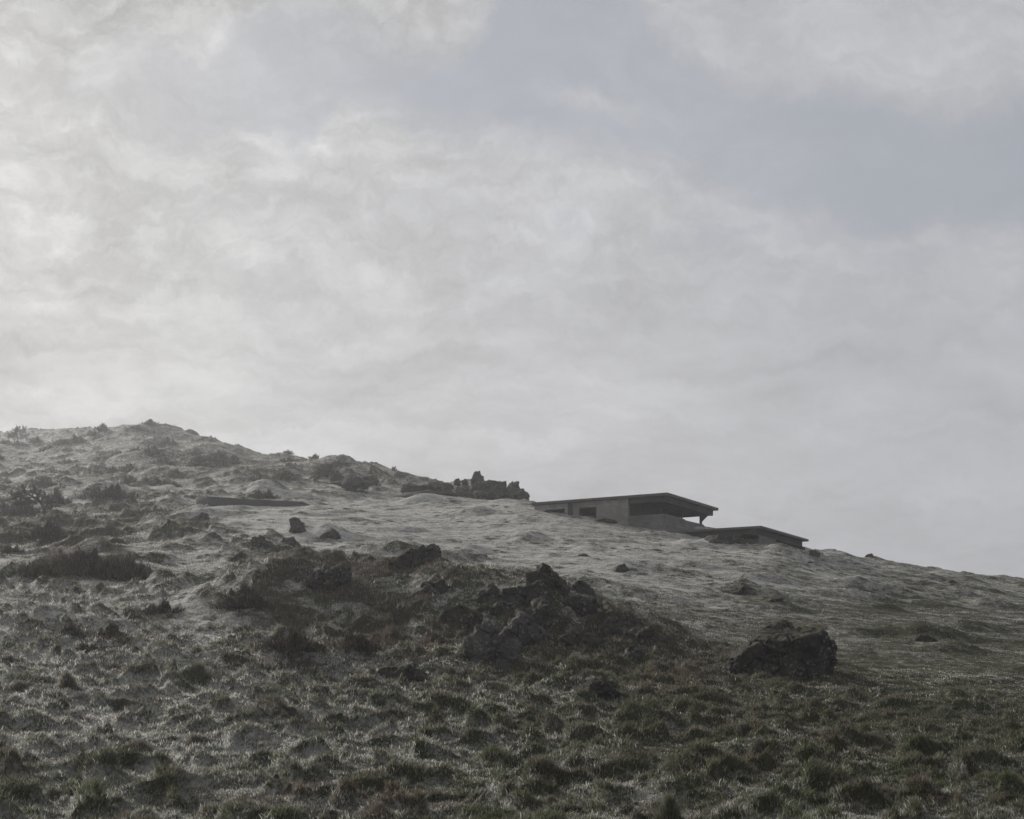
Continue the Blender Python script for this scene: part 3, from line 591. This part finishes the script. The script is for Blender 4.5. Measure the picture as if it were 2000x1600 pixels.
crag('crag', 90.0, [(985, 984, 60, 44, 0, .3), (1000, 972, 30, 38, 1, .8), (1020, 986, 32, 28, -1, 0), (965, 972, 40, 34, 2, -.2), (940, 966, 44, 26, 3, 0), (905, 964, 36, 15, 4, 0), (1012, 980, 26, 34, .5, .4), (1028, 988, 18, 16, -1.5, 0),
      (950, 984, 60, 26, -2, 0), (905, 978, 50, 13, -1, .2), (978, 960, 26, 22, 3, .5), (893, 944, 12, 10, 5, 0), (908, 944, 12, 11, 5, .2), (868, 968, 40, 10, 2, 0), (990, 990, 40, 18, -3, 0)],
     'jagged dark crag on the skyline left of the bunker roof')
prock(932, 946, [(-11, 0), (-12, 16), (-4, 28), (6, 29), (12, 18), (10, 0)], .9, 61, M_CRAG, 'rounded boulder perched on top of the skyline crag', 'boulder', d=94.0, sub=4)
prock(672, 944, [(-26, 0), (-14, 18), (12, 22), (30, 8), (34, 0)], .9, 62, M_CRAG, 'broad dark rock just below the skyline left of the crag', sub=4, strata=.8)
prock(779, 934, [(-12, 0), (-8, 12), (4, 15), (12, 4), (13, 0)], .9, 63, M_CRAG, 'small rounded rock on the skyline with a twiggy shrub', sub=4)
prock(848, 954, [(-24, 0), (-10, 14), (10, 16), (26, 0)], .9, 64, M_CRAG, 'rock at the left foot of the skyline crag', sub=4)
prock(262, 838, [(-26, 0), (-8, 10), (10, 9), (28, 0)], .9, 65, M_CRAG, 'flat cap of rock on the summit of the misty hill', sub=4)
prock(370, 846, [(-14, 0), (-2, 9), (5, 8), (16, 0)], .9, 66, M_CRAG, 'small rock on the right shoulder of the misty hill', sub=4)
prock(890, 968, [(-22, 0), (-8, 9), (6, 9), (22, 0)], .9, 67, M_CRAG, 'peaked rock below the skyline crag', sub=4)

crag('crag', 97.0, [(692, 946, 44, 16, 0, .2), (692, 944, 96, 6, 1, 0), (724, 938, 34, 10, 2, 0), (660, 938, 30, 12, 2, -.3)], 'low broken band of rock under the skyline between the bush and the small rounded rock', seed0=140)
crag('crag', 95.0, [(838, 962, 40, 8, 0, .1), (838, 963, 110, 5, 0, 0), (830, 972, 90, 14, -2, 0), (800, 952, 30, 8, 3, 0), (870, 956, 36, 11, 2, .2), (862, 974, 46, 10, -3, 0), (818, 976, 26, 6, -4, 0)], 'low ledges of rock running left from the foot of the jagged crag', seed0=150)
# ------------------------------------------------------------------ boxes and slabs for the concrete buildings
def prism(poly, z0, z1):                       # poly: ccw outline (x, y)
    n = len(poly); v = [(x, y, z0) for x, y in poly]+[(x, y, z1) for x, y in poly]
    f = [tuple(range(n))[::-1], tuple(range(n, 2*n))]+[(i, (i+1) % n, n+(i+1) % n, n+i) for i in range(n)]
    return v, f
class MB:
    def __init__(s): s.v = []; s.f = []
    def add(s, vf):
        o = len(s.v); s.v += list(vf[0]); s.f += [tuple(i+o for i in q) for q in vf[1]]
    def box(s, a0, a1, b0, b1, z0, z1): s.add(prism([(a0, b0), (a1, b0), (a1, b1), (a0, b1)], z0, z1))
    def raw(s, v, f): s.add((v, f))
    def build(s, name, mat, parent=None, bev=.015, **k):
        import bmesh
        bm = bmesh.new(); vs = [bm.verts.new(p) for p in s.v]
        for q in s.f: bm.faces.new([vs[i] for i in q])
        bmesh.ops.recalc_face_normals(bm, faces=bm.faces[:])
        if bev: bmesh.ops.bevel(bm, geom=bm.edges[:], offset=bev, segments=1, affect='EDGES')
        me = bpy.data.meshes.new(name); bm.to_mesh(me); bm.free(); me.materials.append(mat); return link(name, me, parent, **k)
# local frame of each building: +X runs along its side (right and away), +Y along its front (left and away); origin at the near roof corner
def building(name, px, py, d, label, cat, ang):
    o = link(name, None, None, ((px-CX)/F*d, d, (HZ-py)*d/F), label, cat); o.rotation_euler = (0, 0, ang); return o
ANG = math.atan2(.864, .503)                   # bearing of the side wall
BK = building('bunker', 1304, 961.8, 70.0, 'upper concrete lookout bunker with thin flat roof and open corner', 'bunker', ANG)
LA, LB = 9.3, 8.6                             # front length (local Y), side length (local X)
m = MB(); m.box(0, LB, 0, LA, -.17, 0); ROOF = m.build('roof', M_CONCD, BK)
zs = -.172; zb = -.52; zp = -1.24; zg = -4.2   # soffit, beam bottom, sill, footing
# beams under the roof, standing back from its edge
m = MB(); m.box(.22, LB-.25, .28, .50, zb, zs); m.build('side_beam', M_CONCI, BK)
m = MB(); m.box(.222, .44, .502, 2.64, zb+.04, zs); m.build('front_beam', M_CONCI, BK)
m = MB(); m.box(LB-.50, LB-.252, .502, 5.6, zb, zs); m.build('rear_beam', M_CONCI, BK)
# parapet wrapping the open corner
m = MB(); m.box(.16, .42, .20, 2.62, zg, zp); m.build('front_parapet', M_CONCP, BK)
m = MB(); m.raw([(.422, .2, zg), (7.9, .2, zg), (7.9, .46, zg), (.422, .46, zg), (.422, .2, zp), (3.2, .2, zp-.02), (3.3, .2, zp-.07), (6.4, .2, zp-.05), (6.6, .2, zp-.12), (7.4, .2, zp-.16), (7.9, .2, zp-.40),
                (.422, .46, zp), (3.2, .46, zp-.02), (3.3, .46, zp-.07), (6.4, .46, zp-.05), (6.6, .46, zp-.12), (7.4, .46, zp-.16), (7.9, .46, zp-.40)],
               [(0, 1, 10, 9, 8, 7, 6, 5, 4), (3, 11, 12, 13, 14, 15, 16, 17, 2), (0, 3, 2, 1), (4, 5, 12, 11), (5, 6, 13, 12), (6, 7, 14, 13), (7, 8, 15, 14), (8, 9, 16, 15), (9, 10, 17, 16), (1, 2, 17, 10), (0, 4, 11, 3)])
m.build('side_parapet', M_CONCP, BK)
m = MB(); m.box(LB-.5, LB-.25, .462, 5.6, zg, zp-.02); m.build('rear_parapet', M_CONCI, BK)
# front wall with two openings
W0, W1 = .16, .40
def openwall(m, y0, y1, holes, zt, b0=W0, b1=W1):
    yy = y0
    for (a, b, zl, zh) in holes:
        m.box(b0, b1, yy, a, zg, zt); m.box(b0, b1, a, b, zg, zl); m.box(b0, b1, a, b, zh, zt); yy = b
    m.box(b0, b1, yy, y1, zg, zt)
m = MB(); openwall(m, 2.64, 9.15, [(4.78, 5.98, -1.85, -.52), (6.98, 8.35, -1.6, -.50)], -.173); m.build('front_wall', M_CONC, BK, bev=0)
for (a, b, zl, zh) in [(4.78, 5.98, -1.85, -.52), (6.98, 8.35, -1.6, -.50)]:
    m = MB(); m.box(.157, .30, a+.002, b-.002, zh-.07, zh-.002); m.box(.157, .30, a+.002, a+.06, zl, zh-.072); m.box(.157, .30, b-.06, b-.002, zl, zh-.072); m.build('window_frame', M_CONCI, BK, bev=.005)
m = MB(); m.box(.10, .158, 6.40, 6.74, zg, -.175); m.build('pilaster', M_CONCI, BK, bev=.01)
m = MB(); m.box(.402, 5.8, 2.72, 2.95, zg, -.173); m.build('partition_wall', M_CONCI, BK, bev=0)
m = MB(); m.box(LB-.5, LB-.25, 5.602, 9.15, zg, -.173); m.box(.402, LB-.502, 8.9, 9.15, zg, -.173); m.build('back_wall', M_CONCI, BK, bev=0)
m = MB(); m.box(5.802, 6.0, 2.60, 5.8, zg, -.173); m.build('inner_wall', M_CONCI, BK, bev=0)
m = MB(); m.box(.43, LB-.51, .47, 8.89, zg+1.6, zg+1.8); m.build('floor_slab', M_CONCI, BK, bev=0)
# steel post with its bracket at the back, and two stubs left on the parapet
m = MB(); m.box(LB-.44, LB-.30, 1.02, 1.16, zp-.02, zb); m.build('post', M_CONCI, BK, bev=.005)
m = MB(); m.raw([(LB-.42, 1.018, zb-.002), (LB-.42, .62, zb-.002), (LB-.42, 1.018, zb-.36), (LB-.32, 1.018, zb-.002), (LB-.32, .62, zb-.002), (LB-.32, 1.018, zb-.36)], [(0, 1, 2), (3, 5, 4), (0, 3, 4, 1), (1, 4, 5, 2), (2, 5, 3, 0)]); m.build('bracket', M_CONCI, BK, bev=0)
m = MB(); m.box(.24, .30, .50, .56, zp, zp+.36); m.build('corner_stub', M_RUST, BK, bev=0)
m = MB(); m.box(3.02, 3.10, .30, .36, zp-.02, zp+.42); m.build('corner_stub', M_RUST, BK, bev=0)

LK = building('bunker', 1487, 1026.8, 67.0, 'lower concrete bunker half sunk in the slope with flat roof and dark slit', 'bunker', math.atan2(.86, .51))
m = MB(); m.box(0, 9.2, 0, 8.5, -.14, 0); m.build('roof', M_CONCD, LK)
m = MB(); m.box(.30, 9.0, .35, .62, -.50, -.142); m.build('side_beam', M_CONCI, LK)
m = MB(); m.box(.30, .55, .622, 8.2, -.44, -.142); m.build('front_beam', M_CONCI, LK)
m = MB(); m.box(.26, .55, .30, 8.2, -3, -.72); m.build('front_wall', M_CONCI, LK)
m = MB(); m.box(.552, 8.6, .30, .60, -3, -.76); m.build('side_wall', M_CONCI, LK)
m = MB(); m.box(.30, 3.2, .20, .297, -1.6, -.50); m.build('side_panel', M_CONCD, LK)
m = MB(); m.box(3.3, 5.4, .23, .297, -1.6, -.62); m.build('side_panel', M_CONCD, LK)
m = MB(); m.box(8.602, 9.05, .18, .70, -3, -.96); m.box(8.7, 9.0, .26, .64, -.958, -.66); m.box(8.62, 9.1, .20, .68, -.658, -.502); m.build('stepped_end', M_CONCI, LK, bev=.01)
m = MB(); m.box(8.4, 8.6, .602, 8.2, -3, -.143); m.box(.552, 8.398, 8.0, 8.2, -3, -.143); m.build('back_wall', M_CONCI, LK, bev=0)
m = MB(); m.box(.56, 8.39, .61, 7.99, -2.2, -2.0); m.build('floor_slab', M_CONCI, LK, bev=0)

# the low wall half buried left of centre
x0, y0, z0 = hit(410, 990); dW = y0; print('low wall', x0, y0, z0)
def wp(px, py, d): return ((px-CX)/F*d, d, (HZ-py)*d/F)
A = [wp(383, 983, dW+1.2), wp(406, 970, dW), wp(452, 972.2, dW+.6), wp(470, 974.5, dW+.8), wp(540, 978, dW+1.6), wp(592, 980.5, dW+2.3), wp(602, 985, dW+2.4), wp(612, 997, dW+2.5)]
m = MB(); n = len(A); dep = 1.3
tv = [a for a in A]+[(a[0]+.25, a[1]+dep, a[2]-.02) for a in A]; bv = [(a[0], a[1]-.001, a[2]-1.6-(0 if i else 0)) for i, a in enumerate(A)]+[(a[0]+.25, a[1]+dep, a[2]-1.7) for a in A]
vv = tv+bv; o2 = 2*n; fc = []
for i in range(n-1): fc += [(i, i+1, n+i+1, n+i), (i, o2+i, o2+i+1, i+1), (n+i, n+i+1, o2+n+i+1, o2+n+i), (o2+i, o2+n+i, o2+n+i+1, o2+i+1)]
fc += [(0, n, o2+n, o2), (n-1, o2+n-1, o2+2*n-1, 2*n-1)]
m.raw([(p[0]-A[1][0], p[1]-A[1][1], p[2]-A[1][2]) for p in vv], fc)
m.build('low_wall', M_CONCI, None, 0, loc=A[1], label='long low concrete wall half buried in the frosted slope', cat='wall')

# ------------------------------------------------------------------ shrubs and thorn trees
def tube_np(paths, sides=5):
    vs, fs, off = [], [], 0
    for pts in paths:
        P0 = np.array([p[:3] for p in pts], float); R = [p[3] for p in pts]; n = len(P0); T = np.gradient(P0, axis=0); T /= np.linalg.norm(T, axis=1)[:, None]+1e-9
        u = np.cross(T, [0.3, 1, .1]); u /= np.linalg.norm(u, axis=1)[:, None]+1e-9; w = np.cross(T, u)
        a = np.arange(sides)*2*np.pi/sides; ring = P0[:, None]+np.array(R)[:, None, None]*(np.cos(a)[None, :, None]*u[:, None]+np.sin(a)[None, :, None]*w[:, None])
        vs.append(ring.reshape(-1, 3)); i, j = np.meshgrid(np.arange(n-1), np.arange(sides), indexing='ij'); j2 = (j+1) % sides
        fs.append((np.stack([i*sides+j, i*sides+j2, (i+1)*sides+j2, (i+1)*sides+j], -1).reshape(-1, 4)+off)); off += n*sides
    return np.concatenate(vs), np.concatenate(fs)
def shrub_mesh(name, w, dpt, h, n, seed, col, twig=.003, wf=.5):
    """a dome of fine upright twigs with frost on some tips"""
    r = np.random.RandomState(seed); a = r.uniform(0, 6.283, n); q = np.minimum(np.abs(r.normal(0, .55, n)), 1.25)*r.uniform(.8, 1, n); x = np.cos(a)*q*w/2; y = np.sin(a)*q*dpt/2
    lump = .75+.75*n2(x/(w*.16), y/(dpt*.3), seed % 19)+.3*n2(x/(w*.05), y/(dpt*.08), seed % 17); H_ = h*np.exp(-.55*q*q)*np.clip(lump, .15, 1.6)*1.15
    L_ = h*r.uniform(.15, .42, n); zt = H_*r.uniform(.35, 1.08, n); zb_ = np.maximum(zt-L_, -.05)
    ld = a+r.normal(0, .8, n); le = r.uniform(.1, 1.1, n)*(.35+.65*np.minimum(q, 1))
    tx = x+np.cos(ld)*le*L_; ty = y+np.sin(ld)*le*L_
    wd = twig*r.uniform(.6, 1.5, n); aa = r.uniform(0, 6.283, n); wx, wy = np.cos(aa)*wd, np.sin(aa)*wd
    v = np.stack([np.stack([x-wx, y-wy, zb_], 1), np.stack([x+wx, y+wy, zb_], 1), np.stack([tx, ty, zt], 1)], 1).reshape(-1, 3)
    c = np.array(col)[None]*r.uniform(.6, 2.0, n)[:, None]; fr = (r.uniform(0, 1, n) < wf*.3)[:, None]; ct = np.where(fr, np.array([.30, .30, .29])[None], c*1.25)
    me = mesh_np(name, v, np.arange(3*n), np.full(n, 3), False, M_TWIG); cattr(me, 'col', np.stack([c, c, ct], 1).reshape(-1, 3)); return me
BR = (.040, .030, .024); GO = (.036, .036, .020)
def shrub(px, py, wpx, hpx, seed, label, col=BR, n=5000, group=None, cat='bush', dr=.7, me=None):
    x, y, z = hit(px, py); m_ = y/F; w, h = wpx*m_*1.25, hpx*m_*(.72 if y < 38 else 1.0)
    o = link('bush', shrub_mesh('bush', w, w*dr, h, n, seed, col, max(.0022, y*.00026)), None, (x, y+w*dr*.4, float(ground(x, y+w*dr*.4)[0])-.03), label, cat, group); return o
shrub(150, 1132, 130, 42, 1, 'wide dark brown heather bush on the left beyond the hummocks', n=16000)
shrub(232, 1135, 90, 42, 2, 'brown bush joined to the right end of the wide dark bush', n=9000)
shrub(60, 1135, 90, 28, 3, 'low dark bush left of the wide dark bush', GO, n=7000)
shrub(15, 1082, 50, 14, 4, 'small dark bush by the left edge above the wide bush', GO, n=3000)
shrub(470, 1200, 90, 40, 5, 'dark brown bush at the left end of the heather knoll', n=8000)
shrub(690, 1265, 80, 40, 6, 'dark brown bush at the foot of the heather knoll', n=8000)
shrub(560, 1290, 100, 36, 7, 'brown bush lowest on the heather knoll', n=8000)
shrub(130, 1240, 50, 30, 8, 'left one of two brown tufted bushes in the left foreground', n=5000)
shrub(170, 1280, 60, 28, 9, 'brown tufted bush in front of the pair in the left foreground', n=5000)
shrub(310, 1200, 70, 34, 10, 'brown bush beside the frosted path on the left', n=6000)
shrub(210, 1248, 50, 30, 24, 'right one of two brown tufted bushes in the left foreground', n=5000)
shrub(205, 976, 90, 22, 11, 'broad dark bush on the mound right of the bent thorn tree', GO, n=7000)
shrub(85, 1062, 80, 24, 12, 'dark bush in the brown scrub below the bent thorn tree', n=6000)
shrub(30, 1008, 90, 28, 13, 'dark bush at the left edge below the bent thorn tree', n=7000)
shrub(510, 976, 52, 16, 14, 'dark bush behind the low concrete wall', GO, n=4000)
shrub(660, 914, 66, 12, 15, 'ragged dark bush along the skyline left of the crag', GO, n=4000)
shrub(1590, 1084, 26, 8, 25, 'rusty brown tuft at the end of the lower bunker', (.07, .042, .026), n=1800, cat='tuft')
shrub(1438, 1062, 34, 14, 26, 'dark tuft before the front of the lower bunker', GO, n=2500, cat='tuft')
# distinct tussocks of the foreground
for i, (px, py, w_, h_, lab) in enumerate([
 (130, 1335, 66, 34, 'large dark tussock in the left foreground'), (122, 1385, 28, 34, 'narrow upright tussock just below the large dark one'),
 (378, 1455, 70, 28, 'wide dark tussock right of centre in the left foreground'), (275, 1468, 74, 34, 'rounded brown tussock left of the wide dark one'),
 (385, 1322, 90, 34, 'broad dark tussock below the heather knoll'), (40, 1350, 60, 26, 'tussock at the left edge of the foreground'),
 (600, 1305, 66, 30, 'twiggy tussock at the bottom of the heather knoll'), (230, 1390, 40, 18, 'small tussock right of the narrow upright one'),
 (575, 1400, 60, 26, 'pointed tussock in the centre left foreground'), (330, 1500, 90, 20, 'long low dark tussock near the bottom left'),
 (100, 1560, 90, 36, 'brown tussock near the bottom left corner'), (565, 1545, 40, 26, 'small dark tussock near the bottom edge'),
 (740, 1590, 80, 40, 'tussock at the bottom edge left of centre'), (1310, 1590, 90, 60, 'shaggy dark tussock at the bottom edge right of centre'),
 (1075, 1575, 80, 34, 'brown tussock at the bottom edge in the centre'), (1710, 1455, 80, 34, 'dark rounded tussock in the right foreground'),
 (1445, 1440, 44, 34, 'upright tussock left of the dark rounded one'), (1470, 1475, 90, 26, 'low brown tussock below the upright one'),
 (1590, 1375, 60, 22, 'dark tussock just below the large boulder'), (1840, 1400, 110, 30, 'broad low tussock at the right below the frosted slope'),
 (1880, 1530, 60, 34, 'brown tussock near the bottom right corner'), (1340, 1310, 90, 26, 'shaggy dark tussock left of the large boulder'),
 (840, 1395, 60, 20, 'low tussock in the centre foreground')]):
    x, y, z = hit(px, py); w = w_*y/F; h = .78*h_*y/F; r = np.random.RandomState(200+i); n = 1500+int(900*w)
    a = r.uniform(0, 6.283, n); q = np.abs(r.normal(0, .55, n)); X_ = np.cos(a)*q*w*.40; Y_ = np.sin(a)*q*w*.45; L_ = h*r.uniform(.45, 1.1, n)*np.exp(-.9*q)
    g0 = ground(x+X_, y+Y_)-z; ln = np.clip(.12+.75*q*r.uniform(.5, 1.2, n), 0, .95); c = np.array([(.105, .088, .058), (.080, .084, .046), (.100, .084, .055)][i % 3])[None]*r.uniform(.5, 1.5, n)[:, None]
    fr = np.clip(r.normal(.16, .22, n), 0, .9)[:, None]; rng = r
    t_ = blades(X_, Y_, g0, L_, np.full(n, max(.003, y*.00038)), a+r.normal(0, .5, n), ln, c, c*(1-fr)+.5*fr, True, M_BLADE, 'grass_tussock', loc=(x, y, z), label=lab, cat='tussock', group='dark tussocks standing out of the frosted grass')
rng = np.random.RandomState(5)

def thorn(name, px, py, hpx, d, seed, label, trunk, heads, reach, rmin=.022):
    """wind-bent leafless thorn tree: trunk, limbs swept along with the wind, a ragged crown of twigs"""
    if d is None: x, y, z = hit(px, py)
    else: y = d; x = (px-CX)/F*d; z = float(ground(x, y)[0])
    H = hpx*y/F; r = random.Random(seed); root = link(name, None, None, (x, y, z), label, 'tree'); br = []; tw = []
    pts = [(p*H, r.uniform(-.03, .03)*H, q*H, max(rmin*1.4, H*.05*(1-.10*k))) for k, (p, q) in enumerate(trunk)]
    def grow(q, a, az, ln, rad, dep):
        pp = [(q[0], q[1], q[2], rad)]; x_, y_, z_ = q
        for k in range(5):
            a += r.uniform(-.35, .35); az += r.uniform(-.3, .3)
            x_ += math.cos(a)*math.cos(az)*ln/5; y_ += math.sin(az)*ln/5; z_ += math.sin(a)*ln/5; pp.append((x_, y_, z_, max(rmin*.6, rad*(1-.15*(k+1)))))
            if dep < 2:
                for _ in range(3 if dep else 2): grow((x_, y_, z_), a+r.uniform(-1.1, 1.1), az+r.uniform(-1, 1), ln*r.uniform(.35, .6), max(rmin*.7, rad*.55), dep+1)
        (br if dep == 0 else tw).append(pp)
    for k, ang, ln in heads: grow(pts[k][:3], ang, r.uniform(-.5, .5), H*ln*reach, max(rmin, H*.022), 0)
    for nm, l, sd in (('trunk', [pts], 8), ('limbs', br, 5), ('crown', tw, 3)):
        v, f = tube_np(l, sd); link(nm, mesh_np(nm, v, f.ravel(), np.full(len(f), 4), True, M_WOOD), root)
    return root
thorn('thorn_tree', 88, 990, 52, 72, 4, 'bent leafless thorn tree leaning left above the dark scrub', [(0, -.1), (-.03, .2), (-.12, .42), (-.26, .6), (-.45, .72), (-.66, .8), (-.85, .86)],
      [(6, 2.9, .4), (5, 3.5, .45), (5, 2.2, .3), (4, 3.4, .45), (4, 1.8, .3), (3, 3.3, .4), (3, 1.5, .3), (2, 1.2, .35), (2, 1.8, .4), (1, 1.1, .45), (1, .8, .4)], .9)
shrub(104, 988, 40, 20, 31, 'dark upright bush at the foot of the bent thorn tree', GO, n=5000)
thorn('thorn_tree', 34, 858, 24, 185, 8, 'wind swept thorn tree on the misty skyline at far left', [(0, -.1), (.02, .2), (.05, .4), (.0, .55), (-.05, .68)],
      [(4, 2.9, .6), (4, .3, .7), (3, 3.0, .7), (3, .15, .7), (4, 1.5, .3), (2, 2.8, .5), (4, 2.2, .4), (4, .9, .4)], 1.0, .04)
thorn('thorn_shrub', 770, 926, 12, None, 12, 'tiny twiggy shrub on the skyline beside the rounded rock', [(0, -.1), (0, .2), (-.05, .4)], [(2, 2.2, .5), (2, 1.2, .5), (1, 1.8, .5), (2, .7, .4)], 1.0, .02)

# gorse on the misty hill: one built, the rest copied with their own size and turn
proto = [shrub_mesh('gorse_bush', 2.4, 2.0, .85, 1400, 300+i, GO, .05) for i in range(3)]
r = random.Random(9); cnt = 0
for i in range(400):
    px, d = r.uniform(-60, 640), math.exp(r.uniform(math.log(100), math.log(190)))
    x = (px-CX)/F*d; y = d; bias = float(n2(np.array([x/14]), np.array([y/14]), 81)[0])
    if bias < .0 or cnt > 74: continue
    z = float(ground(x, y)[0]); o = link('gorse_bush', proto[i % 3], None, (x, y, z-.05), 'dark gorse bush on the misty hillside', 'bush', 'gorse bushes scattered over the misty hill')
    o.rotation_euler = (0, 0, r.uniform(0, 6.28)); s = r.uniform(.45, 1.15); o.scale = (s*r.uniform(.9, 1.5), s, s*r.uniform(.6, 1.1)); cnt += 1

# ------------------------------------------------------------------ haze
hm, t = newmat('haze'); b = NB(t); pv = b.n('ShaderNodeVolumePrincipled'); pv.inputs['Color'].default_value = (.93, .95, 1, 1)
pv.inputs['Density'].default_value = .0008; pv.inputs['Anisotropy'].default_value = .4
o = b.n('ShaderNodeOutputMaterial'); b.l(pv.outputs[0], o.inputs['Volume'])
zt = float(gz.max())+2; zbm = float(gz.min())-1; E_ = EXT+6
m = MB(); m.box(-E_, E_, -E_, E_, zbm, zt); m.build('haze', hm, None, 0, kind='stuff', label='thin morning mist over the hillside', cat='haze')
